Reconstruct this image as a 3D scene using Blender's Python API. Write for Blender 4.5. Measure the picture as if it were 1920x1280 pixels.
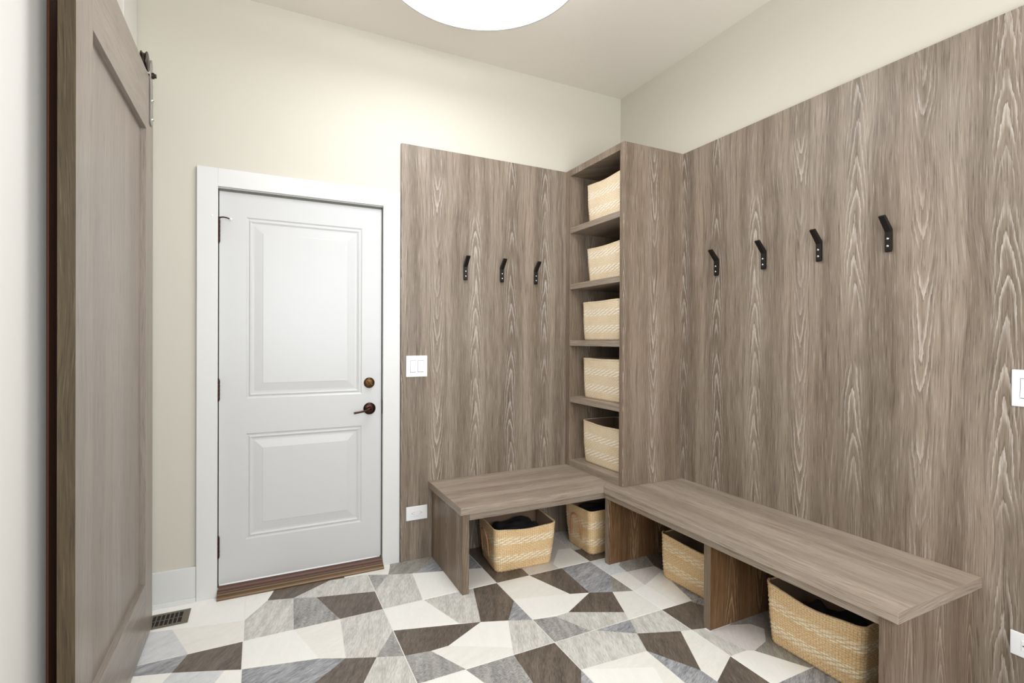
import bpy, bmesh, math, random
from mathutils import Vector, Matrix
S = bpy.context.scene
for o in list(bpy.data.objects): bpy.data.objects.remove(o)
COL = S.collection
# ---------------------------------------------------------------- camera
cam = bpy.data.objects.new('camera', bpy.data.cameras.new('camera')); COL.objects.link(cam)
yaw, pitch, roll = 0.460949, -0.002650, 0.003690
Fw = Vector((math.sin(yaw)*math.cos(pitch), math.cos(yaw)*math.cos(pitch), math.sin(pitch)))
R0 = Vector((math.cos(yaw), -math.sin(yaw), 0)); U0 = R0.cross(Fw)
Rt = math.cos(roll)*R0 + math.sin(roll)*U0; Up = -math.sin(roll)*R0 + math.cos(roll)*U0
M = Matrix((( Rt.x, Up.x, -Fw.x, -2.331571), (Rt.y, Up.y, -Fw.y, -2.946161), (Rt.z, Up.z, -Fw.z, 1.303639), (0,0,0,1)))
cam.matrix_world = M
cam.data.lens = 950.471787/1920*36; cam.data.sensor_width = 36; cam.data.clip_start = .02
S.camera = cam
# ---------------------------------------------------------------- light and exposure
S.view_settings.view_transform = 'Standard'; S.view_settings.look = 'None'
S.view_settings.gamma = 1; S.view_settings.use_curve_mapping = False
S.view_settings.exposure = 0.35
world = bpy.data.worlds.new('world'); S.world = world; world.use_nodes = True
world.node_tree.nodes['Background'].inputs[0].default_value = (.93,.96,1,1)
world.node_tree.nodes['Background'].inputs[1].default_value = 1.0
def area(name, loc, rot, sx, sy, power, color):
    l = bpy.data.lights.new(name, 'AREA'); l.shape = 'RECTANGLE'; l.size = sx; l.size_y = sy
    l.energy = power; l.color = color
    o = bpy.data.objects.new(name, l); COL.objects.link(o); o.location = loc; o.rotation_euler = rot
    return o
LAMP_STRENGTH = 10.5
LAMP_SIDE = 1.5
# added fill light, shining in through an opening invented for it behind the camera
area('opening_fill', (-1.45,-3.60,1.7), (math.radians(102),0,0), 2.25, 1.4, 50, (.94,.97,1))
# ---------------------------------------------------------------- materials
def srgb(r,g,b):
    f=lambda c:((c/255+.055)/1.055)**2.4 if c>10 else c/255/12.92
    return (f(r),f(g),f(b),1)
class NT:
    def __init__(s,name,rough=.5,spec=.5,metal=0):
        s.m=bpy.data.materials.new(name); s.m.use_nodes=True; s.t=s.m.node_tree; s.b=s.t.nodes['Principled BSDF']
        s.b.inputs['Roughness'].default_value=rough; s.b.inputs['Specular IOR Level'].default_value=spec; s.b.inputs['Metallic'].default_value=metal
    def n(s,t,**k):
        n=s.t.nodes.new(t)
        for a,b in k.items(): setattr(n,a,b)
        return n
    def l(s,a,b): s.t.links.new(a,b)
    def math(s,op,a,b=None,c=None,clamp=False):
        n=s.n('ShaderNodeMath',operation=op,use_clamp=clamp)
        for i,x in enumerate((a,b,c)):
            if x is None: continue
            if isinstance(x,(int,float)): n.inputs[i].default_value=x
            else: s.l(x,n.inputs[i])
        return n.outputs[0]
    def xyz(s,x,y,z):
        n=s.n('ShaderNodeCombineXYZ')
        for i,v in enumerate((x,y,z)):
            if isinstance(v,(int,float)): n.inputs[i].default_value=v
            else: s.l(v,n.inputs[i])
        return n.outputs[0]
    def noise(s,vec,scale=1,detail=3,rough=.55,dist=0):
        n=s.n('ShaderNodeTexNoise'); s.l(vec,n.inputs['Vector']); n.inputs['Scale'].default_value=scale
        n.inputs['Detail'].default_value=detail; n.inputs['Roughness'].default_value=rough; n.inputs['Distortion'].default_value=dist
        return n.outputs[0]
    def mix(s,f,a,b,mode='MIX'):
        n=s.n('ShaderNodeMix',data_type='RGBA',blend_type=mode)
        for i,x in ((0,f),(6,a),(7,b)):
            if isinstance(x,(int,float)): n.inputs[i].default_value=x
            elif isinstance(x,tuple): n.inputs[i].default_value=x
            else: s.l(x,n.inputs[i])
        return n.outputs[2]
    def step(s,x,a,b):
        n=s.n('ShaderNodeMapRange',interpolation_type='SMOOTHSTEP'); s.l(x,n.inputs[0])
        n.inputs[1].default_value=a; n.inputs[2].default_value=b; return n.outputs[0]
    def color(s,c):
        if isinstance(c,tuple): s.b.inputs['Base Color'].default_value=c
        else: s.l(c,s.b.inputs['Base Color'])
    def bump(s,h,strength=.2,dist=.001):
        n=s.n('ShaderNodeBump'); n.inputs['Strength'].default_value=strength; n.inputs['Distance'].default_value=dist
        s.l(h,n.inputs['Height']); s.l(n.outputs[0],s.b.inputs['Normal'])
    def obj(s):
        c=s.n('ShaderNodeTexCoord').outputs['Object']; q=s.n('ShaderNodeSeparateXYZ'); s.l(c,q.inputs[0]); return c,q.outputs
    def rgb(s,*c): return srgb(*c)
def plain(name,c,rough=.5,metal=0,spec=.5,bump=0,bscale=300):
    n=NT(name,rough,spec,metal); n.color(srgb(*c))
    if bump: co,_=n.obj(); n.bump(n.noise(co,bscale,2),bump,.0006)
    return n.m
def wood(name,axis,dark=(84,72,58),mid=(138,124,109),light=(160,147,131),streak=(212,204,194),seed=0.,cell=.25,cath=1.,rough=.42):
    n=NT(name,rough,.35); co,(x,y,z)=n.obj()
    if axis=='z': u=n.math('ADD',x,y); w=z
    elif axis=='x': u=n.math('ADD',y,z); w=x
    else: u=n.math('ADD',x,z); w=y
    u=n.math('ADD',u,seed*3.17+10)
    wob=n.noise(n.xyz(n.math('MULTIPLY',u,3),n.math('MULTIPLY',w,1.1),seed),1,2)
    u2=n.math('MULTIPLY_ADD',wob,.08,u)
    fine=n.noise(n.xyz(n.math('MULTIPLY',u2,330),n.math('MULTIPLY',w,7),seed),1,3,.6)
    midn=n.noise(n.xyz(n.math('MULTIPLY',u2,55),n.math('MULTIPLY',w,1.3),seed+5),1,3,.6)
    broad=n.noise(n.xyz(n.math('MULTIPLY',u2,9),n.math('MULTIPLY',w,.45),seed+9),1,2)
    c=n.mix(n.step(broad,.33,.68),srgb(*dark),srgb(*light))
    c=n.mix(.55,c,srgb(*mid))
    c=n.mix(n.math('MULTIPLY',n.step(midn,.48,.72),.55),c,srgb(*dark))
    c=n.mix(n.math('MULTIPLY',n.step(fine,.53,.68),.6),c,srgb(*[v*.72 for v in dark]))
    c=n.mix(n.math('MULTIPLY',n.step(fine,.46,.30),.30),c,srgb(*streak))
    # cathedral figure: nested arches along the middle of every sliced leaf
    ce=n.math('DIVIDE',u,cell); idn=n.math('FLOOR',ce); uu=n.math('MULTIPLY',n.math('SUBTRACT',n.math('SUBTRACT',ce,idn),.5),cell)
    wn=n.n('ShaderNodeTexWhiteNoise',noise_dimensions='1D'); n.l(n.math('ADD',idn,seed+.37),wn.inputs['W']); rnd=wn.outputs[0]
    uu=n.math('ADD',uu,n.math('MULTIPLY',n.math('SUBTRACT',n.noise(n.xyz(idn,n.math('MULTIPLY',w,1.6),seed+3),1,2),.5),.055))
    sg=n.math('MULTIPLY_ADD',n.math('GREATER_THAN',rnd,.45),2,-1)
    wv=n.math('ADD',n.math('MULTIPLY',w,sg),n.math('MULTIPLY',n.noise(n.xyz(idn,n.math('MULTIPLY',w,3.),seed+7),1,2),.35))
    q=n.math('DIVIDE',n.math('ABSOLUTE',uu),.02)
    R_=n.math('ADD',n.math('ADD',n.math('DIVIDE',wv,.15),n.math('MULTIPLY',n.math('POWER',q,1.5),.75)),n.math('MULTIPLY',rnd,7))
    jag=n.noise(n.xyz(n.math('MULTIPLY',u,260),n.math('MULTIPLY',w,22),seed),1,2)
    R_=n.math('MULTIPLY_ADD',jag,.45,R_)
    fr=n.math('FRACT',R_)
    line=n.math('MULTIPLY',n.step(fr,.45,.95),n.step(fr,1.0,.95))
    dk=n.math('MULTIPLY',n.step(fr,.0,.03),n.step(fr,.16,.03))
    amp=n.step(n.noise(n.xyz(n.math('MULTIPLY',idn,1.7),n.math('MULTIPLY',w,2.6),seed+1),1,2),.36,.56)
    mask=n.math('MULTIPLY',n.step(n.math('ABSOLUTE',uu),.056,.018),n.math('MULTIPLY',amp,cath))
    pn=n.step(n.noise(n.xyz(n.math('MULTIPLY',u,500),n.math('MULTIPLY',w,18),seed),1,2),.3,.62)
    c=n.mix(n.math('MULTIPLY',n.math('MULTIPLY',line,mask),n.math('MULTIPLY_ADD',pn,.52,.12)),c,srgb(*streak))
    c=n.mix(n.math('MULTIPLY',n.math('MULTIPLY',dk,mask),.45),c,srgb(*dark))
    hue=n.noise(n.xyz(n.math('MULTIPLY',u2,4),n.math('MULTIPLY',w,.8),seed+21),1,2)
    c=n.mix(n.step(hue,.4,.7),c,n.mix(1.,c,(1.,.965,.95,1),'MULTIPLY'))
    n.color(c); n.bump(fine,.25,.0006)
    return n.m
def tile_mat(name,a,b,strength,rot,scale=1.,herr=0.):
    n=NT(name,.42,.4); co,_=n.obj()
    mp=n.n('ShaderNodeMapping'); mp.inputs['Rotation'].default_value=(0,0,rot); n.l(co,mp.inputs[0])
    q=n.n('ShaderNodeSeparateXYZ'); n.l(mp.outputs[0],q.inputs[0]); x,y=q.outputs[0],q.outputs[1]
    if herr:
        k=n.math('PINGPONG',n.math('DIVIDE',x,herr),1.0); y2=n.math('MULTIPLY_ADD',k,herr,y)
        s1=n.math('SINE',n.math('MULTIPLY',y2,900)); f=n.noise(n.xyz(n.math('MULTIPLY',x,60),n.math('MULTIPLY',y2,260),0.),1,2)
        f=n.math('MULTIPLY_ADD',s1,.16,f)
    else: f=n.noise(n.xyz(n.math('MULTIPLY',x,240*scale),n.math('MULTIPLY',y,26*scale),0.),1,3,.65)
    g=n.noise(n.xyz(n.math('MULTIPLY',x,34),n.math('MULTIPLY',y,5),2.),1,2)
    f=n.step(n.math('MULTIPLY_ADD',g,.45,n.math('MULTIPLY',f,.78)),.38,.85)
    n.color(n.mix(n.math('MULTIPLY',f,strength),srgb(*a),srgb(*b))); n.bump(f,.15,.0005)
    return n.m
def wicker(name,c1,c2,c3):
    n=NT(name,.62,.3); uvn=n.n('ShaderNodeUVMap'); q=n.n('ShaderNodeSeparateXYZ'); n.l(uvn.outputs[0],q.inputs[0]); u,v=q.outputs[0],q.outputs[1]
    fib=n.noise(n.xyz(n.math('MULTIPLY',u,140),n.math('MULTIPLY',v,330),0.),1,3,.6)
    big=n.noise(n.xyz(n.math('MULTIPLY',u,9),n.math('MULTIPLY',v,14),3.),1,2)
    c=n.mix(n.step(fib,.3,.62),srgb(*c1),srgb(*c2)); c=n.mix(n.math('MULTIPLY',n.step(big,.4,.7),.35),c,srgb(*c1))
    # pale twined bands of slanting strands
    def band(v0,h):
        d=n.math('DIVIDE',n.math('ABSOLUTE',n.math('SUBTRACT',v,v0)),h); return n.step(d,1.,.8)
    bm=n.math('MAXIMUM',band(.072,.024),band(.178,.024))
    ph=n.math('ADD',n.math('ADD',n.math('MULTIPLY',u,20.),n.math('MULTIPLY',v,-52.)),n.math('MULTIPLY',n.noise(n.xyz(n.math('MULTIPLY',u,30),n.math('MULTIPLY',v,60),1.),1,2),.8))
    st=n.step(n.math('PINGPONG',ph,.5),.13,.22)
    row=n.step(n.math('PINGPONG',n.math('MULTIPLY',v,72),.5),.08,.2)
    c=n.mix(n.math('MULTIPLY',n.math('MULTIPLY',bm,st),n.math('MULTIPLY_ADD',row,.7,.2)),c,srgb(*c3))
    rowd=n.step(n.math('PINGPONG',n.math('MULTIPLY',v,96),.5),.12,.0)
    c=n.mix(n.math('MULTIPLY',rowd,.55),c,srgb(*[c1[0]*.66,c1[1]*.6,c1[2]*.52]))  # grooves of the weave darkened, their shade mixed into the colour
    cold=n.step(n.math('PINGPONG',n.math('MULTIPLY',u,78),.5),.1,.0)
    c=n.mix(n.math('MULTIPLY',cold,.55),c,srgb(*[c1[0]*.68,c1[1]*.62,c1[2]*.54]))
    n.color(c); n.bump(fib,.4,.001)
    return n.m
def emis(name,c,s):
    n=NT(name); n.b.inputs['Emission Color'].default_value=srgb(*c); n.b.inputs['Emission Strength'].default_value=s; n.color(srgb(240,240,240)); return n.m
def paint(name,c,rough=.6):
    n=NT(name,rough,.3); co,_=n.obj(); n.color(srgb(*c)); n.bump(n.noise(co,260,3),.08,.0006); return n.m
MT=dict(
 wall=paint('cream_wall_paint',(203,198,185)), wall_white=paint('white_wall_paint',(226,224,219)), ceil=paint('ceiling_paint',(232,226,216)),
 trim=plain('white_trim_paint',(218,218,215),.35), door=plain('white_door_paint',(201,201,200),.33),
 woodz=wood('taupe_laminate_vertical','z'), woodx=wood('taupe_laminate_lengthwise','x',seed=2.,dark=(118,105,91),mid=(164,150,134),light=(178,164,149),cath=.35,cell=.3),
 woody=wood('taupe_laminate_crosswise','y',seed=4.,dark=(118,105,91),mid=(164,150,134),light=(178,164,149),cath=.35,cell=.3),
 woodc=wood('taupe_laminate_tower','z',seed=7.,dark=(92,78,63),mid=(136,120,103),light=(156,140,122)),
 woodl=wood('brown_laminate_supports','z',seed=11.,dark=(90,74,58),mid=(128,111,94),light=(146,129,112),streak=(190,172,152),cell=.2),
 woodd=wood('shaded_laminate_dividers','z',seed=17.,dark=(76,50,28),mid=(116,86,58),light=(136,106,76),streak=(200,172,136),cell=.2),  # darker, warmer brown: shade under the bench painted into the divider sides
 barn=wood('barn_door_stain','z',seed=13.,dark=(126,115,104),mid=(148,138,128),light=(158,148,139),streak=(182,174,166),cath=0.,rough=.33),
 barne=wood('barn_door_edge','z',seed=19.,dark=(46,36,22),mid=(82,69,49),light=(98,84,62),streak=(134,120,92),cath=0.,rough=.5),
 barnh=wood('barn_door_stain_rail','y',seed=14.,dark=(126,115,104),mid=(148,138,128),light=(158,148,139),streak=(182,174,166),cath=0.,rough=.33),
 black=plain('black_painted_metal',(24,20,19),.35,.3), nickel=plain('brushed_nickel',(214,212,208),.25,1.), steel=plain('satin_steel',(170,168,166),.3,1.),
 bronze=plain('oil_rubbed_bronze',(58,36,29),.3,.9), brass=plain('aged_bronze',(84,60,36),.3,.9), darkm=plain('dark_steel',(70,62,56),.35,.9),
 sill=plain('bronze_threshold',(112,90,66),.4,.5), sill2=plain('brown_sill_insert',(92,62,48),.5),
 plastic=plain('white_plastic',(238,238,238),.3), slot=plain('dark_slot',(60,55,50),.6), gap=plain('grey_gap',(120,118,112),.7),
 vent=plain('olive_bronze_vent',(112,104,88),.45,.4), ventd=plain('vent_dark',(26,20,16),.8),
 jamb=plain('red_brown_stained_jamb',(116,74,54),.5), closet=plain('dark_closet',(70,50,38),.8),
 grout=plain('pale_grout',(238,236,230),.8),
 rim=plain('grey_shade_rim',(200,202,200),.5), glow=emis('lamp_diffuser_glow',(246,249,255),LAMP_STRENGTH), glow2=emis('lamp_shade_glow',(248,250,255),LAMP_SIDE),
 wick=wicker('seagrass_straw',(226,200,160),(250,236,208),(254,249,234)), wick2=wicker('seagrass_honey_shaded',(212,164,108),(248,224,178),(252,240,212)),  # honey wicker: under-bench shade put into the colour, oranger than the straw
 liner=plain('brown_fabric_liner',(132,108,88),.9,bump=.3), handle=plain('tan_leather_cord',(176,122,92),.55), cloth=plain('black_folded_cloth',(26,24,24),.9), clothb=plain('brown_folded_cloth',(96,74,60),.9),
 W=tile_mat('tile_white',(247,246,240),(238,236,229),.6,.3), I=tile_mat('tile_ivory',(242,240,232),(228,225,215),.7,1.2), L=tile_mat('tile_pale_blue_grey',(226,227,227),(194,196,198),.8,.9),
 K=tile_mat('tile_pinkish_grey',(222,216,210),(200,193,187),.8,.6), S=tile_mat('tile_silver_weave',(230,228,221),(170,167,159),.9,.35),
 H=tile_mat('tile_herringbone',(200,198,193),(100,98,96),1.,.25,1,.018), B=tile_mat('tile_blue_grey_weave',(192,193,195),(108,109,113),1.,1.1), M=tile_mat('tile_mid_grey',(176,172,163),(112,108,100),.9,.7),
 D=tile_mat('tile_umber',(74,66,59),(132,120,108),.9,.5),
)
TILES=[
('W',0,0,[(-3.0,0.12),(-3.0,-0.17),(-2.395,-0.294),(-2.395,0.12)]),
('I',0,0,[(-2.84,-0.203),(-2.683,-0.236),(-2.598,-0.475),(-2.395,-0.475),(-2.395,-0.294)]),
('L',0,0,[(-3.0,-0.475),(-2.598,-0.475),(-2.683,-0.236),(-2.84,-0.203),(-3.0,-0.17)]),
('B',0,1,[(-2.639,-0.586),(-2.597,-0.475),(-3.0,-0.475)]),
('D',0,1,[(-2.639,-0.586),(-2.395,-0.683),(-2.395,-0.475),(-2.597,-0.475)]),
('W',0,1,[(-3.0,-0.9),(-2.95,-0.9),(-2.663,-0.643),(-2.639,-0.586),(-3.0,-0.475)]),
('L',0,1,[(-2.663,-0.643),(-2.95,-0.9),(-3.0,-0.9),(-3.0,-1.072),(-2.75,-1.072),(-2.486,-0.73),(-2.454,-0.659),(-2.639,-0.586)]),
('W',0,1,[(-2.486,-0.73),(-2.75,-1.072),(-2.395,-1.072),(-2.395,-0.683),(-2.454,-0.659)]),
('W',1,0,[(-2.395,-0.293),(-2.296,-0.14),(-2.259,-0.027),(-2.17,0.12),(-2.395,0.12)]),
('D',1,0,[(-2.17,0.12),(-2.259,-0.027),(-2.296,-0.14),(-2.179,-0.172),(-1.992,-0.053),(-1.914,-0.06),(-1.95,0.12)]),
('W',1,0,[(-1.95,0.12),(-1.914,-0.06),(-1.795,-0.067),(-1.795,0.12)]),
('S',1,0,[(-2.395,-0.475),(-2.194,-0.475),(-2.179,-0.172),(-2.296,-0.14),(-2.395,-0.293)]),
('H',1,0,[(-2.194,-0.475),(-1.996,-0.475),(-2.074,-0.214),(-2.179,-0.172)]),
('S',1,0,[(-2.074,-0.214),(-1.795,-0.283),(-1.795,-0.067),(-1.914,-0.06),(-1.992,-0.053),(-2.179,-0.172)]),
('D',1,0,[(-1.996,-0.475),(-1.795,-0.475),(-1.795,-0.283),(-2.074,-0.214)]),
('I',2,0,[(-1.795,-0.078),(-1.692,-0.124),(-1.664,-0.039),(-1.63,0.12),(-1.795,0.12)]),
('H',2,0,[(-1.795,-0.273),(-1.692,-0.124),(-1.795,-0.078)]),
('M',2,0,[(-1.63,0.12),(-1.664,-0.039),(-1.692,-0.124),(-1.569,-0.169),(-1.417,-0.075),(-1.3,0.12)]),
('B',2,0,[(-1.19,-0.276),(-1.19,0.12),(-1.3,0.12),(-1.417,-0.075),(-1.569,-0.169)]),
('S',2,0,[(-1.795,-0.475),(-1.598,-0.475),(-1.569,-0.169),(-1.692,-0.124),(-1.795,-0.273)]),
('W',2,0,[(-1.598,-0.475),(-1.19,-0.475),(-1.19,-0.276),(-1.569,-0.169)]),
('D',3,0,[(-1.19,-0.475),(-0.993,-0.475),(-0.99,-0.395),(-1.0,-0.3),(-1.19,-0.25)]),
('K',3,0,[(-0.798,-0.475),(-0.799,-0.409),(-0.99,-0.395),(-0.993,-0.475)]),
('D',3,0,[(-1.19,-0.25),(-1.0,-0.3),(-0.95,0.12),(-1.19,0.12)]),
('K',3,0,[(-1.0,-0.3),(-0.99,-0.395),(-0.799,-0.409),(-0.666,-0.25),(-0.585,-0.264),(-0.585,0.0),(-0.75,0.12),(-0.95,0.12)]),
('W',3,0,[(-0.798,-0.475),(-0.585,-0.475),(-0.585,-0.264),(-0.666,-0.25),(-0.799,-0.409)]),
('D',3,0,[(-0.75,0.12),(-0.585,0.0),(-0.585,0.12)]),
('D',4,0,[(-0.25,-0.475),(-0.3,-0.32),(-0.585,-0.3),(-0.585,-0.475)]),
('S',4,0,[(-0.585,-0.3),(-0.3,-0.32),(-0.1,0.12),(-0.585,0.12)]),
('W',4,0,[(-0.25,-0.475),(0.02,-0.475),(0.02,0.12),(-0.1,0.12),(-0.3,-0.32)]),
('W',1,1,[(-2.395,-0.683),(-2.113,-0.744),(-2.192,-0.475),(-2.395,-0.475)]),
('I',1,1,[(-2.113,-0.744),(-2.015,-0.79),(-1.994,-0.475),(-2.192,-0.475)]),
('S',1,1,[(-2.015,-0.79),(-1.901,-0.838),(-1.795,-0.679),(-1.795,-0.475),(-1.994,-0.475)]),
('H',1,1,[(-1.901,-0.838),(-1.795,-0.88),(-1.795,-0.679)]),
('S',1,1,[(-2.03,-1.072),(-1.795,-1.072),(-1.795,-0.88),(-1.901,-0.838)]),
('D',1,1,[(-2.36,-1.072),(-2.03,-1.072),(-1.901,-0.838),(-2.015,-0.79)]),
('B',1,1,[(-2.395,-1.072),(-2.36,-1.072),(-2.015,-0.79),(-2.113,-0.744),(-2.395,-0.683)]),
('W',2,1,[(-1.795,-0.679),(-1.51,-0.75),(-1.594,-0.475),(-1.795,-0.475)]),
('S',2,1,[(-1.51,-0.75),(-1.415,-0.786),(-1.327,-0.475),(-1.594,-0.475)]),
('D',2,1,[(-1.415,-0.786),(-1.295,-0.831),(-1.19,-0.684),(-1.19,-0.475),(-1.327,-0.475)]),
('B',2,1,[(-1.295,-0.831),(-1.19,-0.876),(-1.19,-0.684)]),
('D',2,1,[(-1.795,-0.88),(-1.687,-0.896),(-1.61,-0.894),(-1.415,-0.786),(-1.795,-0.679)]),
('H',2,1,[(-1.795,-1.072),(-1.6,-1.072),(-1.687,-0.896),(-1.795,-0.88)]),
('W',2,1,[(-1.37,-1.025),(-1.295,-0.831),(-1.415,-0.786),(-1.61,-0.894)]),
('I',2,1,[(-1.687,-0.896),(-1.6,-1.072),(-1.388,-1.072),(-1.37,-1.025),(-1.61,-0.894)]),
('S',2,1,[(-1.37,-1.025),(-1.388,-1.072),(-1.19,-1.072),(-1.19,-0.876),(-1.295,-0.831)]),
('I',3,1,[(-1.19,-0.669),(-0.902,-0.748),(-0.992,-0.475),(-1.19,-0.475)]),
('D',3,1,[(-0.902,-0.748),(-0.804,-0.781),(-0.783,-0.475),(-0.992,-0.475)]),
('B',3,1,[(-0.804,-0.781),(-0.692,-0.827),(-0.585,-0.673),(-0.585,-0.475),(-0.783,-0.475)]),
('W',3,1,[(-1.19,-0.876),(-1.004,-0.893),(-0.804,-0.781),(-0.902,-0.748),(-1.19,-0.669)]),
('D',3,1,[(-1.004,-0.893),(-0.762,-1.011),(-0.692,-0.827),(-0.804,-0.781)]),
('M',3,1,[(-0.692,-0.827),(-0.585,-0.866),(-0.585,-0.673)]),
('I',3,1,[(-0.762,-1.011),(-0.785,-1.072),(-0.585,-1.072),(-0.585,-0.866),(-0.692,-0.827)]),
('H',3,1,[(-1.19,-1.072),(-0.999,-1.072),(-1.079,-0.899),(-1.19,-0.876)]),
('S',3,1,[(-0.999,-1.072),(-0.785,-1.072),(-0.762,-1.011),(-1.004,-0.893),(-1.079,-0.899)]),
('L',4,1,[(-0.585,-0.671),(-0.476,-0.677),(-0.465,-0.591),(-0.33,-0.475),(-0.585,-0.475)]),
('M',4,1,[(-0.33,-0.475),(-0.465,-0.591),(-0.476,-0.677),(-0.285,-0.688),(-0.2,-0.475)]),
('I',4,1,[(-0.585,-0.866),(-0.488,-0.843),(-0.476,-0.677),(-0.585,-0.671)]),
('K',4,1,[(-0.488,-0.843),(-0.28,-0.75),(-0.285,-0.688),(-0.476,-0.677)]),
('W',4,1,[(-0.585,-1.072),(-0.483,-1.072),(-0.488,-0.843),(-0.585,-0.866)]),
('I',4,1,[(-0.483,-1.072),(-0.385,-1.072),(-0.34,-0.905),(-0.28,-0.75),(-0.488,-0.843)]),
('B',4,1,[(-0.34,-0.905),(-0.385,-1.072),(0.02,-1.072),(0.02,-0.9),(-0.28,-0.75)]),
('D',4,1,[(-0.285,-0.688),(-0.28,-0.75),(0.02,-0.9),(0.02,-0.475),(-0.2,-0.475)]),
('D',4,2,[(-0.585,-1.262),(-0.529,-1.277),(-0.36,-1.3),(-0.371,-1.136),(-0.402,-1.072),(-0.585,-1.072)]),
('B',4,2,[(-0.371,-1.136),(-0.3,-1.072),(-0.402,-1.072)]),
('S',4,2,[(-0.585,-1.475),(-0.493,-1.476),(-0.521,-1.311),(-0.529,-1.277),(-0.585,-1.262)]),
('K',4,2,[(-0.493,-1.476),(-0.463,-1.493),(-0.361,-1.469),(-0.281,-1.402),(-0.305,-1.346),(-0.4,-1.31),(-0.521,-1.311)]),
('M',4,2,[(-0.371,-1.136),(-0.36,-1.3),(-0.4,-1.31),(-0.305,-1.346),(-0.281,-1.402),(-0.361,-1.469),(0.02,-1.5),(0.02,-1.072),(-0.3,-1.072)]),
('M',4,2,[(-0.463,-1.493),(-0.364,-1.67),(0.02,-1.67),(0.02,-1.5),(-0.361,-1.469)]),
('W',4,2,[(-0.585,-1.67),(-0.364,-1.67),(-0.463,-1.493),(-0.493,-1.476),(-0.585,-1.475)]),
('B',4,3,[(-0.4,-2.1),(-0.3,-2.27),(0.02,-1.95),(0.02,-1.67),(-0.585,-1.67)]),
('S',4,3,[(-0.585,-2.27),(-0.3,-2.27),(-0.4,-2.1),(-0.585,-1.67)]),
('S',3,2,[(-0.781,-1.072),(-0.825,-1.177),(-0.637,-1.248),(-0.585,-1.262),(-0.585,-1.072)]),
('B',3,2,[(-0.825,-1.177),(-0.781,-1.072),(-0.98,-1.072)]),
('S',3,2,[(-1.19,-1.274),(-0.873,-1.294),(-0.825,-1.177),(-0.98,-1.072),(-1.19,-1.072)]),
('D',3,2,[(-0.873,-1.294),(-0.766,-1.486),(-0.637,-1.248),(-0.825,-1.177)]),
('I',3,2,[(-0.766,-1.486),(-0.762,-1.563),(-0.585,-1.475),(-0.585,-1.262),(-0.637,-1.248)]),
('B',3,2,[(-0.88,-1.67),(-0.75,-1.67),(-0.762,-1.563),(-0.766,-1.486),(-0.873,-1.294)]),
('I',3,2,[(-0.918,-1.39),(-1.0,-1.6),(-0.88,-1.67),(-0.873,-1.294),(-1.19,-1.274)]),
('W',3,2,[(-1.19,-1.67),(-0.88,-1.67),(-1.0,-1.6),(-0.918,-1.39),(-1.19,-1.274)]),
('D',3,2,[(-0.762,-1.563),(-0.75,-1.67),(-0.585,-1.67),(-0.585,-1.475)]),
('H',2,2,[(-1.564,-1.179),(-1.45,-1.67),(-1.28,-1.67),(-1.399,-1.262),(-1.388,-1.072),(-1.6,-1.072)]),
('D',2,2,[(-1.399,-1.262),(-1.28,-1.67),(-1.19,-1.55),(-1.235,-1.34),(-1.19,-1.278),(-1.19,-1.072),(-1.388,-1.072)]),
('B',2,2,[(-1.19,-1.278),(-1.235,-1.34),(-1.19,-1.55)]),
('W',2,2,[(-1.795,-1.67),(-1.45,-1.67),(-1.564,-1.179),(-1.6,-1.072),(-1.795,-1.072)]),
]
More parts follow.
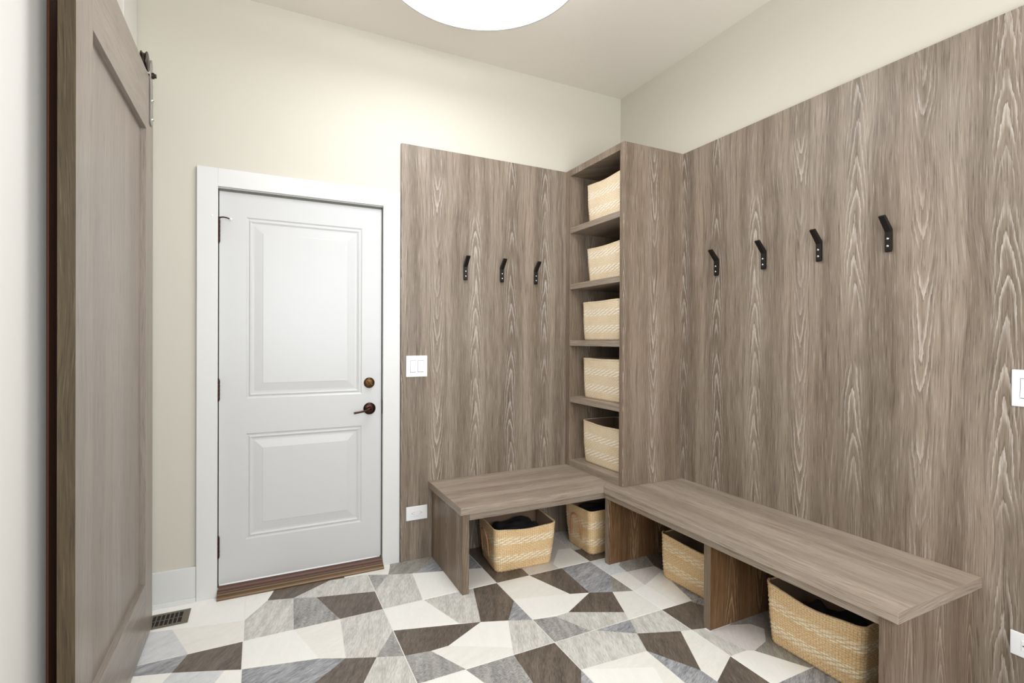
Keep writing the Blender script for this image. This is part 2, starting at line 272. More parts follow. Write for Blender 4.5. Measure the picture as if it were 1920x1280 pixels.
# ---------------------------------------------------------------- mesh helpers
class MB:
    def __init__(s): s.v=[]; s.f=[]; s.mi=[]
    def add(s,vs,fs,mi=0):
        o=len(s.v); s.v+= [Vector(p) for p in vs]; s.f+=[tuple(i+o for i in f) for f in fs]; s.mi+=[mi]*len(fs); return s
    def box(s,x0,x1,y0,y1,z0,z1,mi=0):
        return s.add([(x0,y0,z0),(x1,y0,z0),(x1,y1,z0),(x0,y1,z0),(x0,y0,z1),(x1,y0,z1),(x1,y1,z1),(x0,y1,z1)],
            [(0,3,2,1),(4,5,6,7),(0,1,5,4),(1,2,6,5),(2,3,7,6),(3,0,4,7)],mi)
    def prism(s,poly,z0,z1,mi=0):
        n=len(poly); return s.add([(x,y,z0) for x,y in poly]+[(x,y,z1) for x,y in poly],
            [tuple(range(n))[::-1],tuple(range(n,2*n))]+[(i,(i+1)%n,(i+1)%n+n,i+n) for i in range(n)],mi)
    def lathe(s,prof,axis,org,seg=28,mi=0):
        # prof: list of (radius, distance along axis)
        ax=Vector(axis).normalized(); a=ax.orthogonal().normalized(); b=ax.cross(a); org=Vector(org); vs=[];fs=[]
        for r,h in prof:
            for k in range(seg):
                t=2*math.pi*k/seg; vs.append(org+ax*h+(a*math.cos(t)+b*math.sin(t))*r)
        for i in range(len(prof)-1):
            for k in range(seg): fs.append((i*seg+k,i*seg+(k+1)%seg,(i+1)*seg+(k+1)%seg,(i+1)*seg+k))
        fs.append(tuple(range(seg))[::-1]); fs.append(tuple(range((len(prof)-1)*seg,len(prof)*seg)))
        return s.add(vs,fs,mi)
    def tube(s,pts,r,seg=10,mi=0):
        pts=[Vector(p) for p in pts]; vs=[];fs=[]; n=len(pts); ref=None
        for i,p in enumerate(pts):
            d=(pts[min(i+1,n-1)]-pts[max(i-1,0)]).normalized()
            if ref is None: ref=d.orthogonal().normalized()
            a=(ref-d*ref.dot(d)).normalized(); ref=a; b=d.cross(a); rr=r[i] if isinstance(r,(list,tuple)) else r
            for k in range(seg): t=2*math.pi*k/seg; vs.append(p+(a*math.cos(t)+b*math.sin(t))*rr)
        for i in range(n-1):
            for k in range(seg): fs.append((i*seg+k,i*seg+(k+1)%seg,(i+1)*seg+(k+1)%seg,(i+1)*seg+k))
        fs.append(tuple(range(seg))[::-1]); fs.append(tuple(range((n-1)*seg,n*seg)))
        return s.add(vs,fs,mi)
    def build(s,name,mats,parent=None,bevel=0,smooth=False,flat=False):
        me=bpy.data.meshes.new(name); org=WL(parent)
        me.from_pydata([tuple(v-org) for v in s.v],[],s.f)
        for m in (mats if isinstance(mats,(list,tuple)) else [mats]): me.materials.append(MT[m])
        me.polygons.foreach_set('material_index',s.mi)
        bm=bmesh.new(); bm.from_mesh(me); bmesh.ops.recalc_face_normals(bm,faces=bm.faces); bm.to_mesh(me); bm.free()
        o=bpy.data.objects.new(name,me); COL.objects.link(o); o.parent=parent
        if bevel:
            b=o.modifiers.new('bevel','BEVEL'); b.width=bevel; b.segments=2; b.limit_method='ANGLE'; b.angle_limit=.7
        if smooth:
            me.polygons.foreach_set('use_smooth',[True]*len(me.polygons)); me.set_sharp_from_angle(angle=.7)
        return o
def WL(p):
    v=Vector((0,0,0))
    while p is not None: v+=Vector(p.location); p=p.parent
    return v
def bx(*a): return MB().box(*a)
def thing(name,label,cat,loc,group=None,rz=0):
    o=bpy.data.objects.new(name,None); COL.objects.link(o); o.location=loc; o.rotation_euler=(0,0,rz); o.empty_display_size=.1
    o['label']=label; o['category']=cat
    if group: o['group']=group
    return o
def tag(o,label,cat,group=None):
    o['label']=label; o['category']=cat
    if group: o['group']=group
    return o
def struct(o,label=None):
    o['kind']='structure'
    if label: o['label']=label
    return o
def copy_tree(o,parent=None):
    c=o.copy(); COL.objects.link(c)
    if parent is not None: c.parent=parent
    for ch in list(o.children): copy_tree(ch,c)
    return c
H=2.454; HC=3.061; XL=-2.859; XR=.02; YB=.02; YF=-3.463
# ---------------------------------------------------------------- room shell
m=MB(); m.box(XL-.15,-2.53,YB,YB+.16,0,HC); m.box(-1.69,XR+.15,YB,YB+.16,0,HC); m.box(-2.53,-1.69,YB,YB+.16,2.078,HC)
struct(m.build('wall_back','wall'))
struct(bx(XR,XR+.15,YF-.15,YB,0,HC).build('wall_right','wall'))
m=MB(); m.box(XL-.15,XL,YF-.15,-1.115,0,HC); m.box(XL-.15,XL,-.26,YB,0,HC); m.box(XL-.15,XL,-1.115,-.26,2.36,HC)
struct(m.build('wall_left','wall_white',bevel=.012))
m=MB(); m.box(XL,-2.6,YF-.15,YF,0,HC); m.box(-.3,XR,YF-.15,YF,0,HC); m.box(-2.6,-.3,YF-.15,YF,2.45,HC)
struct(m.build('wall_front','wall'))
struct(bx(XL-.15,XR+.15,YF-.15,YB+.16,HC,HC+.1).build('ceiling','ceil'))
floor=struct(bx(XL-.15,XR+.15,YF-.15,YB+.16,-.12,-.0012).build('floor','grout'))
# closet behind the barn door opening
m=MB(); m.box(XL-.95,XL-.9,-1.35,-.05,0,2.5); m.box(XL-.9,XL-.15,-1.37,-1.32,0,2.5); m.box(XL-.9,XL-.15,-.1,-.05,0,2.5); m.box(XL-.95,XL-.15,-1.37,-.05,2.5,2.55); m.box(XL-.95,XL-.15,-1.37,-.05,-.05,0)
struct(m.build('wall_closet','closet'))
# stained jamb lining the opening
m=MB(); m.box(XL-.15,XL+.0015,-1.113,-1.055,0,2.357); m.box(XL-.15,XL-.004,-.28,-.263,0,2.357); m.box(XL-.15,XL-.004,-1.095,-.28,2.34,2.357)
m.box(XL-.10,XL-.06,-1.095,-.28,0,2.34)
struct(m.build('trim_1','jamb'),'red-brown stained jamb lining the opening behind the sliding door')
# ---------------------------------------------------------------- floor tiles, one piece per coloured facet
GX=[-3.0,-2.395,-1.795,-1.19,-.585,.02]; GY=[.12-.0,-.475,-1.072,-1.669,-2.266,-2.863,-3.463]
def piece(col,poly):
    pts=[]
    for x,y in poly:
        for i,g in enumerate(GX):
            if abs(x-g)<.004: x=g+(.0019 if sum(p[0] for p in poly)/len(poly)>g else -.0019)
        for g in GY:
            if abs(y-g)<.006: y=g+(.0019 if sum(p[1] for p in poly)/len(poly)>g else -.0019)
        if not pts or abs(pts[-1][0]-x)+abs(pts[-1][1]-y)>.002: pts.append((x,y))
    if abs(pts[0][0]-pts[-1][0])+abs(pts[0][1]-pts[-1][1])<.002: pts.pop()
    for ax,lim,sg in ((0,XL+.001,1),(0,XR-.001,-1),(1,YF+.001,1),(1,YB-.001,-1)):
        q=[]
        for i in range(len(pts)):
            A_,B_=pts[i-1],pts[i]; da=(A_[ax]-lim)*sg; db=(B_[ax]-lim)*sg
            if (da>0)!=(db>0): t=da/(da-db); q.append((A_[0]+(B_[0]-A_[0])*t,A_[1]+(B_[1]-A_[1])*t))
            if db>0: q.append(B_)
        pts=q
        if len(pts)<3: return
    if len(pts)<3: return
    a=sum(pts[i][0]*pts[(i+1)%len(pts)][1]-pts[(i+1)%len(pts)][0]*pts[i][1] for i in range(len(pts)))/2
    if abs(a)<2e-5: return
    if a<0: pts=pts[::-1]
    cx=sum(p[0] for p in pts)/len(pts); cy=sum(p[1] for p in pts)/len(pts)
    n=len(pts); inner=[]
    for x,y in pts:
        d=math.hypot(cx-x,cy-y) or 1; inner.append((x+(cx-x)/d*.0008,y+(cy-y)/d*.0008))
    MB().add([(x,y,-.0012) for x,y in pts]+[(x,y,-.0004) for x,y in pts]+[(x,y,0) for x,y in inner],
      [tuple(range(n))[::-1],tuple(range(2*n,3*n))]+[(i,(i+1)%n,(i+1)%n+n,i+n) for i in range(n)]+[(i+n,(i+1)%n+n,(i+1)%n+2*n,i+2*n) for i in range(n)]).build('tile',col,floor)
for col,ci,ri,p in TILES: piece(col,p)
done={(a,b) for _,a,b,_ in TILES if not (a,b)==(4,3)}
srcs=[(2,1),(3,1),(1,1),(3,2)]; k=0
for ri in range(2,6):
    for ci in range(5):
        if (ci,ri) in done: continue
        sc=srcs[k%4]; k+=1
        if (ci,ri)==(4,3): continue
        dx=GX[ci]-GX[sc[0]]; dy=GY[ri]-GY[sc[1]]
        for col,a,b,p in TILES:
            if (a,b)==sc: piece(col,[(min(max(x+dx,GX[ci]),GX[ci+1]),min(max(y+dy,GY[ri+1]),GY[ri])) for x,y in p])
# ---------------------------------------------------------------- trim
m=MB(); m.box(XL,-2.616,.006,YB,0,.172); m.box(XL,-2.616,-.006,.006,0,.022)
struct(m.build('baseboard_back','trim',bevel=.002))
struct(bx(XL,XL+.014,-.26,YB-.014,0,.172).build('baseboard_left','trim',bevel=.002))
m=MB(); m.box(-2.615,-2.524,0,YB,0,2.165); m.box(-1.697,-1.600,0,YB,0,2.165); m.box(-2.524,-1.697,0,YB,2.074,2.165)
struct(m.build('trim_2','trim',bevel=.0015),'white flat casing around the entry door')
m=MB(); m.box(-2.530,-2.5245,YB,YB+.15,0,2.078); m.box(-1.6955,-1.690,YB,YB+.15,0,2.078); m.box(-2.53,-1.69,YB,YB+.15,2.071,2.078)
struct(m.build('trim_3','trim'),'white jamb lining the entry door opening')
# ---------------------------------------------------------------- entry door (structure) with parts
YD=.030
def panel_mesh(x0,x1,z0,z1,y):
    # moulded raised panel: nested rings of (inset, depth)
    rings=[(0,0),(.007,.0045),(.013,.0045),(.019,.0012),(.029,.0062),(.038,.0062),(.077,.0010),(.080,.0)]
    vs=[];fs=[]
    for ins,d in rings: vs+=[(x0+ins,y+d,z0+ins),(x1-ins,y+d,z0+ins),(x1-ins,y+d,z1-ins),(x0+ins,y+d,z1-ins)]
    for i in range(len(rings)-1):
        for k in range(4): fs.append((i*4+k,i*4+(k+1)%4,(i+1)*4+(k+1)%4,(i+1)*4+k))
    e=4*(len(rings)-1); fs.append((e,e+1,e+2,e+3)); return vs,fs
XD0,XD1,ZD0,ZD1=-2.5195,-1.7015,.052,2.058; px0,px1=-2.398,-1.811; pz=((.262,.813),(.994,1.937))
dr=MB()
xs=[XD0,px0,px1,XD1]; zs=[ZD0,pz[0][0],pz[0][1],pz[1][0],pz[1][1],ZD1]
for i in range(3):
    for j in range(5):
        if i==1 and j in (1,3): continue
        dr.add([(xs[i],YD,zs[j]),(xs[i+1],YD,zs[j]),(xs[i+1],YD,zs[j+1]),(xs[i],YD,zs[j+1])],[(0,1,2,3)])
b=YD+.044
dr.add([(XD0,YD,ZD0),(XD1,YD,ZD0),(XD1,YD,ZD1),(XD0,YD,ZD1),(XD0,b,ZD0),(XD1,b,ZD0),(XD1,b,ZD1),(XD0,b,ZD1)],[(0,4,5,1),(1,5,6,2),(2,6,7,3),(3,7,4,0),(4,7,6,5)])
door=struct(dr.build('door_1','door'),'white two-panel entry door with bronze lever in the back wall')
for z0,z1 in pz:
    vs,fs=panel_mesh(px0,px1,z0,z1,YD); mb=MB().add(vs,fs)
    mb.add([(px0,b-.004,z0),(px1,b-.004,z0),(px1,b-.004,z1),(px0,b-.004,z1)],[(0,3,2,1)]); mb.build('door_panel','door',door)
def knuckle(z0,z1):
    m=MB(); n=5; h=(z1-z0)/n
    for i in range(n): m.lathe([(.0062,.0006),(.0068,.0015),(.0068,h-.0015),(.0062,h-.0006)],(0,0,1),(-2.5215,YD-.008,z0+i*h),14)
    m.lathe([(.004,-.006),(.005,0),(.004,h*n),(.005,h*n+.004),(.002,h*n+.008)],(0,0,1),(-2.5215,YD-.008,z0),12)
    m.box(-2.5245,-2.5235,YD-.008,YD+.03,z0,z1); m.box(-2.5200,-2.519,YD-.008,YD+.03,z0,z1)
    return m.build('hinge','bronze',door,smooth=True)
for z0,z1 in ((1.797,1.912),(.993,1.096),(.192,.297)): knuckle(z0,z1)
# hinge-pin door stop on the top hinge
m=MB(); m.tube([(-2.5215,YD-.008,1.921),(-2.500,YD-.022,1.922),(-2.482,YD-.034,1.917),(-2.470,YD-.036,1.912)],.0032)
m.tube([(-2.5215,YD-.008,1.921),(-2.535,YD-.022,1.922),(-2.548,YD-.026,1.922)],.0032)
m.lathe([(.007,-.003),(.008,0),(.007,.004)],(0,0,1),(-2.5215,YD-.008,1.919),14)
ds=m.build('hinge_stop','bronze',door,smooth=True)
m=MB(); m.lathe([(.006,0),(.0075,.003),(.0075,.008),(.005,.010)],(.8,-.3,-.3),(-2.470,YD-.036,1.912),14); m.lathe([(.006,0),(.0075,.003),(.0075,.006)],(-1,-.2,0),(-2.546,YD-.026,1.922),14)
m.build('bumper','plastic',ds,smooth=True)
# deadbolt
m=MB(); m.lathe([(.0305,0),(.0305,.004),(.029,.008),(.024,.011),(.010,.012)],(0,-1,0),(-1.770,YD,1.056),32)
db=m.build('deadbolt','brass',door,smooth=True)
m=MB(); c=Vector((-1.770,YD-.012,1.056)); d=Vector((-.78,0,.62)).normalized(); nn=Vector((.62,0,.78)).normalized()
for s0,s1,w,y in ((-.018,.018,.0035,-.016),):
    q=[c+d*s0-nn*w,c+d*s1-nn*w,c+d*s1+nn*w,c+d*s0+nn*w]; m.add(q+[p+Vector((0,y,0)) for p in q],[(0,1,2,3),(4,7,6,5),(0,4,5,1),(1,5,6,2),(2,6,7,3),(3,7,4,0)])
m.build('thumb_turn','brass',db,bevel=.0012)
# lever
m=MB(); m.lathe([(.0345,0),(.0345,.003),(.032,.007),(.026,.010),(.013,.012),(.011,.02),(.0105,.042),(.009,.046)],(0,-1,0),(-1.768,YD,.908),32)
lv=m.build('lever_rosette','bronze',door,smooth=True)
MB().tube([(-1.766,YD-.040,.908),(-1.778,YD-.045,.911),(-1.79,YD-.047,.905),(-1.81,YD-.049,.899),(-1.84,YD-.050,.895),(-1.862,YD-.050,.892)],[.009,.0085,.006,.0055,.0055,.006],12).build('lever','bronze',lv,smooth=True)
MB().lathe([(.0032,0),(.0032,.002)],(0,-1,0),(-1.768,YD-.0095,.932),12).build('lock_pin','slot',lv)
MB().add([(-1.7005,YD-.012,.87),(-1.6965,YD-.012,.885),(-1.6955,YD-.014,.915),(-1.6965,YD-.012,.945),(-1.7005,YD-.012,.96),(-1.7005,YD+.01,.87),(-1.6965,YD+.01,.885),(-1.6955,YD+.01,.915),(-1.6965,YD+.01,.945),(-1.7005,YD+.01,.96)],
   [(0,1,2,3,4),(9,8,7,6,5),(0,5,6,1),(1,6,7,2),(2,7,8,3),(3,8,9,4),(4,9,5,0)]).build('strike_plate','bronze',door)
MB().box(-2.5244,-2.5200,YD+.012,YD+.03,0.03,2.071).box(-1.7010,-1.6956,YD+.012,YD+.03,0.03,2.071).build('gap_shade_strip','slot',door)  # dark strips set into the side gaps to paint their shade
MB().box(-2.52,-1.701,YD+.008,YD+.03,2.0585,2.0705).build('gap_shade_strip','gap',door)  # grey strip painting the shade of the gap above the door
# threshold
th=thing('threshold','brown bronze stepped threshold along the foot of the entry door','threshold',(-2.11,0,0))
m=MB()
prof=[(-.045,0),(-.047,.006),(-.043,.013),(-.034,.017),(-.026,.018),(-.024,.026),(.03,.028),(.03,0)]
def extrx(prof,x0,x1,m):
    n=len(prof); m.add([(x0,y,z) for y,z in prof]+[(x1,y,z) for y,z in prof],[tuple(range(n)),tuple(range(n,2*n))[::-1]]+[(i,i+n,(i+1)%n+n,(i+1)%n) for i in range(n)]); return m
extrx(prof,-2.523,-1.698,m).build('sill_plate','sill',th)
m=MB(); extrx([(-.022,.0275),(-.020,.034),(-.004,.036),(0.,.044),(.026,.046),(.026,.0275)],-2.520,-1.7,m).build('sill_insert','sill2',th)
# ---------------------------------------------------------------- wood wall panels
tag(bx(-1.594,0,0,YB-.0005,0,H).build('wall_panel','woodz',bevel=.0012),'tall taupe woodgrain panel on the back wall beside the white door','wall panel')
tag(bx(0,XR-.0005,YF+.01,-.0005,0,H).build('wall_panel','woodz',bevel=.0012),'wide taupe woodgrain panel covering the right wall','wall panel')
# ---------------------------------------------------------------- L bench
bench=thing('bench','L-shaped taupe woodgrain bench with open cubbies in the corner','bench',(-.6,-.5,0))
ZT,ZU=.457,.418
m=MB(); m.prism([(-1.427,-.0008),(-1.427,-.553),(-.544,-.553),(-.0008,-.0008)],ZU,ZT); bt=m.build('bench_top',['woodx','woody'],bench,bevel=.0015)
for f_ in bt.data.polygons:
    if abs(f_.normal.x)>.9: f_.material_index=1
m=MB(); m.prism([(-.544,-.554),(-.544,-2.068),(-.0008,-2.068),(-.0008,-.0016)],ZU,ZT); bt=m.build('bench_top',['woody','woodx'],bench,bevel=.0015)
for f_ in bt.data.polygons:
    if abs(f_.normal.y)>.9: f_.material_index=1
ZA=.378
m=MB(); m.box(-1.368,-.5,-.5235,-.505,ZA,ZU-.0004); m.build('front_rail','woodx',bench,bevel=.001)
m=MB(); m.box(-.5165,-.498,-2.004,-.5240,ZA,ZU-.0004); m.build('front_rail','woody',bench,bevel=.001)
bx(-1.405,-1.369,-.522,-.0008,0,ZU-.0004).build('end_panel','woodl',bench,bevel=.0012)
bx(-.5305,-.0008,-2.043,-2.005,0,ZU-.0004).build('end_panel','woodl',bench,bevel=.0012)
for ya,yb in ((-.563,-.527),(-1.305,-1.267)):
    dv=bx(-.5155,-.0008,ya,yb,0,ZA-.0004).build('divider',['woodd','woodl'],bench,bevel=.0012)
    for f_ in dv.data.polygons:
        if abs(f_.normal.x)>.9: f_.material_index=1  # front edge takes the lighter laminate, sides keep the painted shade
# ---------------------------------------------------------------- shelf tower
tw=thing('shelf_tower','tall narrow taupe woodgrain shelf tower standing in the corner on the bench','shelf unit',(-.23,-.3,ZT))
z0=ZT+.0006; e=.0006
bx(-.4575,-.0008,-.6135,-.578,z0,H).build('side_panel','woodc',tw,bevel=.0012)
bx(-.4575,-.0008,-.050,-.0008,z0,H).build('side_panel','woodc',tw,bevel=.0012)
bx(-.4575,-.0008,-.578+e,-.050-e,2.412,H).build('top_panel','woodc',tw,bevel=.001)
bx(-.4575,-.0008,-.578+e,-.050-e,z0,.500).build('bottom_panel','woody',tw,bevel=.001)
bx(-.014,-.0008,-.578+e,-.050-e,.501,2.411).build('back_panel','woodl',tw)
SH=[2.062,1.683,1.304,.925]
for z in SH: bx(-.457,-.0145,-.578+e,-.050-e,z-.037,z).build('shelf','woody',tw,bevel=.001)
# ---------------------------------------------------------------- baskets
def basket_mesh(w,d,h,seed,wav=.004,dip=0.0,taper=.018):
    rnd=random.Random(seed); r=.035; NR=56
    per=[]; hw,hd=w/2,d/2
    def arc(cx,cy,a0):
        return [(cx+r*math.cos(a0+t*math.pi/2/6),cy+r*math.sin(a0+t*math.pi/2/6)) for t in range(7)]
    segs=arc(hw-r,hd-r,0)+arc(-hw+r,hd-r,math.pi/2)+arc(-hw+r,-hd+r,math.pi)+arc(hw-r,-hd+r,1.5*math.pi)
    L=[0]
    for i in range(len(segs)): a=segs[i]; b_=segs[(i+1)%len(segs)]; L.append(L[-1]+math.hypot(a[0]-b_[0],a[1]-b_[1]))
    tot=L[-1]; N=int(tot/.0062)//4*4; pts=[]
    for k in range(N):
        s=tot*k/N; i=max(j for j in range(len(segs)) if L[j]<=s); t=(s-L[i])/max(1e-9,(L[i+1]-L[i])); a=segs[i]; b_=segs[(i+1)%len(segs)]
        pts.append((a[0]+(b_[0]-a[0])*t,a[1]+(b_[1]-a[1])*t,s))
    vs=[];uv=[]; ph=rnd.random()*6
    def nrm(k): a=pts[k-1]; b_=pts[(k+1)%N]; dx,dy=b_[0]-a[0],b_[1]-a[1]; l=math.hypot(dx,dy); return dy/l,-dx/l
    for j in range(NR+1):
        t=j/NR; v=t*h; sc=1-taper*2*(1-t)/w*1.0; rd=max(0,.012-v)/.012
        for k in range(N):
            x,y,s=pts[k]; nx,ny=nrm(k)
            weave=(.0015 if (k//2+j//2)%2 else -.0012)*(1 if (v<.045 or .105<v<.15 or v>h-.03) else .45)+(.0016*math.sin(s*125-v*330) if (.053<v<.091 or .159<v<.197) else 0)
            if j>=NR-1: weave=.0022
            bul=.004*math.sin(s*9+ph)*math.sin(v*13+ph)+.006*math.sin(math.pi*t)*.5
            off=weave+bul-.006*rd*rd
            zz=v+wav*math.sin(s*7+ph)*t-dip*t*t*math.exp(-((abs(x)/hw-0)**2)*2.5)*(1 if abs(y)>hd*.8 else .15)
            vs.append((x*sc+nx*off,y*sc+ny*off,max(zz,0.0))); uv.append((s,v))
    fs=[];fuv=[]
    for j in range(NR):
        for k in range(N):
            a,b_,c_,d_=j*N+k,j*N+(k+1)%N,(j+1)*N+(k+1)%N,(j+1)*N+k
            fs.append((a,b_,c_,d_)); u1=tot if k==N-1 else uv[b_][0]
            fuv+= [uv[a],(u1,uv[b_][1]),(u1,uv[c_][1]),uv[d_]]
    # base
    fs.append(tuple(range(N))[::-1]); fuv+=[(vs[i][0],0.03) for i in range(N)][::-1]
    # rim and inside lining
    top=NR*N; base=len(vs)
    for tt,dn,ins in ((0,.0015,.004),(1,-.002,.0085),(2,-(h-.012),.0085)):
        for k in range(N):
            x,y,s=pts[k]; nx,ny=nrm(k); sc=1-taper*2*(0 if tt<2 else 1)/w; zt=vs[top+k][2]
            vs.append((x*sc-nx*ins,y*sc-ny*ins,(zt+dn) if tt<2 else .012)); uv.append((s,h))
    def ring(a,b_,mi):
        for k in range(N):
            fs.append((a+k,a+(k+1)%N,b_+(k+1)%N,b_+k)); fuv.extend([(k*.006,.2)]*4); mis.append(mi)
    mis=[0]*len(fs)
    ring(top,base,0); ring(base,base+N,0); ring(base+N,base+2*N,1)
    fs.append(tuple(range(base+2*N,base+3*N))); fuv.extend([(0,0)]*N); mis.append(1)
    return vs,fs,fuv,mis
def basket(label,loc,rz,w=.40,d=.28,h=.25,seed=1,wm='wick',group=None,dip=0.,handles=True,wav=.004,cup=False):
    t=thing('basket',label,'basket',loc,group,rz)
    vs,fs,fuv,mis=basket_mesh(w,d,h,seed,wav,dip)
    me=bpy.data.meshes.new('basket_body'); me.from_pydata(vs,[],fs); me.materials.append(MT[wm]); me.materials.append(MT['liner'])
    ul=me.uv_layers.new(name='UVMap'); flat=[c for p in fuv for c in p]; ul.data.foreach_set('uv',flat)
    me.polygons.foreach_set('material_index',mis); me.polygons.foreach_set('use_smooth',[True]*len(fs))
    o=bpy.data.objects.new('basket_body',me); COL.objects.link(o); o.parent=t
    if handles:
        for s in (-1,1):
            pts=[]
            for i in range(15):
                a=math.pi*i/14; pts.append((s*(w/2+.006+.010*math.sin(a)),-.052*math.cos(a),h*.52+ .085*math.sin(a)**.8))
            pts=[(s*(w/2+.000),-.054,h*.28)]+pts+[(s*(w/2+.000),.054,h*.28)]
            m=MB(); m.tube(pts,.0042,8)
            hh=m.build('handle','handle',None,smooth=True); hh.parent=t
    return t
grp='woven baskets on the tower shelves'
def shelf_basket(label,z,x,y,w,h,seed,rz=0,dip=0.):
    # basket long side faces the room (-x)
    return basket(label,(x,y,z),-math.pi/2+rz,w,.30,h,seed,'wick',grp,dip,handles=False)
shelf_basket('pale woven straw basket on the topmost shelf of the tower',2.0625,-.262,-.362,.395,.255,1,.035,.012)
shelf_basket('pale woven straw basket on the second shelf from the top',1.6835,-.245,-.345,.405,.225,2,.04,.006)
shelf_basket('pale woven straw basket on the middle shelf of the tower',1.3045,-.262,-.318,.415,.25,3,-.01,.006)
shelf_basket('pale woven straw basket on the fourth shelf down, second from the bottom',.9255,-.262,-.325,.415,.262,4,-.01,.006)
shelf_basket('pale woven straw basket in the bottom compartment of the tower',.5005,-.252,-.318,.415,.272,5,.01,.006)
ga='woven baskets on the floor under the bench'
bA=basket('honey straw basket with cord handles under the short bench arm, holding black cloth',(-.962,-.255,0),-.07,.385,.29,.245,6,'wick2',ga,.012)
bB=basket('honey straw basket with cord handle deep in the bench corner, partly hidden by a divider',(-.352,-.278,0),.02,.40,.285,.265,7,'wick2',ga,.004)
bC=basket('flat-fronted woven basket in the cubby between the two bench dividers',(-.205,-.985,0),math.pi/2+.0,.40,.275,.238,8,'wick2',ga,.004)
bD=basket('woven basket with bright bands in the cubby at the right end of the bench',(-.218,-1.665,0),math.pi/2-.01,.415,.285,.262,9,'wick2',ga,.022)
# folded cloths in the baskets
def cloth(name,label,loc,sx,sy,h,seed,mat,amp=.03,rz=0):
    rnd=random.Random(seed); N=26; vs=[];fs=[]; ph=[rnd.random()*6 for _ in range(8)]
    for j in range(N+1):
        for i in range(N+1):
            u=i/N-.5; v_=j/N-.5; e_=max(abs(u),abs(v_))*2; fall=1-max(0,(e_-.72)/.28)**2*.75
            z=h*fall+amp*(math.sin(u*11+ph[0]+2*math.sin(v_*6+ph[1]))*.5+math.sin(v_*13+ph[2]+u*5)*.35+math.sin((u+v_)*19+ph[3])*.15)*fall
            vs.append((u*sx,v_*sy,max(.001,z)))
    for j in range(N):
        for i in range(N): a=j*(N+1)+i; fs.append((a,a+1,a+N+2,a+N+1))
    k=len(vs); bord=[i for i in range(N+1)]+[j*(N+1)+N for j in range(1,N+1)]+[N*(N+1)+i for i in range(N-1,-1,-1)]+[j*(N+1) for j in range(N-1,0,-1)]
    for b_ in bord: vs.append((vs[b_][0]*.97,vs[b_][1]*.97,0))
    nb=len(bord)
    for i in range(nb): fs.append((bord[i],bord[(i+1)%nb],k+(i+1)%nb,k+i))
    fs.append(tuple(range(k,k+nb)))
    me=bpy.data.meshes.new(name); me.from_pydata(vs,[],fs); me.materials.append(MT[mat]); me.polygons.foreach_set('use_smooth',[True]*len(fs))
    o=bpy.data.objects.new(name,me); COL.objects.link(o); o.location=loc; o.rotation_euler=(0,0,rz); tag(o,label,'cloth'); return o
cloth('folded_cloth','black crumpled cloth inside the basket under the short bench arm',(-.965,-.26,.0125),.29,.20,.205,3,'cloth',.014,-.07)
cloth('folded_cloth','black cloth inside the basket in the bench corner',(-.352,-.278,.0125),.31,.20,.225,5,'cloth',.012,.02)
cloth('folded_cloth','dark crumpled cloth inside the basket at the right end of the bench',(-.225,-1.68,.0125),.27,.19,.165,9,'cloth',.035,math.pi/2)
# ---------------------------------------------------------------- coat hooks
def hook():
    t=thing('coat_hook','x','coat hook',(0,0,0),'black coat hooks')
    # local frame: wall at y=0, room towards -y, centre of the back plate at the origin (z down .07, up .07)
    w=.0115; m=MB()
    pf=[(-.003,-.068),(-.006,-.072),(-.014,-.071),(-.016,-.066),(-.016,.010),(-.066,.068),(-.060,.074),(-.052,.074),(-.001,.022),(-.001,-.060)]
    n=len(pf); m.add([(-w,y,z) for y,z in pf]+[(w,y,z) for y,z in pf],[tuple(range(n)),tuple(range(n,2*n))[::-1]]+[(i,i+n,(i+1)%n+n,(i+1)%n) for i in range(n)])
    o=m.build('hook_body','black',None,bevel=.0012); o.parent=t
    for z in (-.048,-.018):
        m=MB(); m.lathe([(.0052,0),(.0052,.0015),(.0042,.003),(.002,.0038)],(0,-1,0),(0,-.016,z),16); s=m.build('screw','nickel',None,smooth=True); s.parent=t
    return t
h0=hook()
HB=[(-1.196,'leftmost of the three black coat hooks on the back panel'),(-.947,'middle one of the three black coat hooks on the back panel'),(-.699,'black coat hook on the back panel nearest the shelf tower')]
HR=[(-.880,'black coat hook on the right panel nearest the shelf tower'),(-1.181,'second black coat hook from the tower on the right panel'),(-1.471,'third black coat hook from the tower on the right panel'),(-1.762,'black coat hook on the right panel farthest from the tower')]
first=True
for x,lab in HB:
    c=h0 if first else copy_tree(h0); first=False
    c.location=(x,-.0004,1.745); c.rotation_euler=(0,0,0); c['label']=lab; c['group']='coat hooks on the back panel'
for y,lab in HR:
    c=copy_tree(h0); c.location=(-.0004,y,1.745); c.rotation_euler=(0,0,-math.pi/2); c['label']=lab; c['group']='coat hooks on the right panel'
# ---------------------------------------------------------------- switches and outlets
def plate(name,label,cat,loc,rz,w,h,build):
    t=thing(name,label,cat,loc,None,rz)
    m=MB(); m.box(-w/2,w/2,-.006,-.0004,-h/2,h/2); o=m.build('cover_plate','plastic',None,bevel=.003); o.parent=t
    build(t); return t
def loc_part(t,name,m,mat,bevel=0,smooth=False):
    o=m.build(name,mat,None,bevel,smooth); o.parent=t; return o
def rockers(xs):
    def f(t):
        for x in xs:
            loc_part(t,'rocker_surround',bx(x-.0178,x+.0178,-.0066,-.0055,-.0345,.0345),'gap')
            m=MB(); x0,x1=x-.0165,x+.0165
            pf=[(-.006,-.033),(-.0115,-.032),(-.0075,.0),(-.0072,.032),(-.006,.033)]
            n=len(pf); m.add([(x0,y,z) for y,z in pf]+[(x1,y,z) for y,z in pf],[tuple(range(n)),tuple(range(n,2*n))[::-1]]+[(i,i+n,(i+1)%n+n,(i+1)%n) for i in range(n)])
            loc_part(t,'rocker',m,'plastic',.0008)
    return f
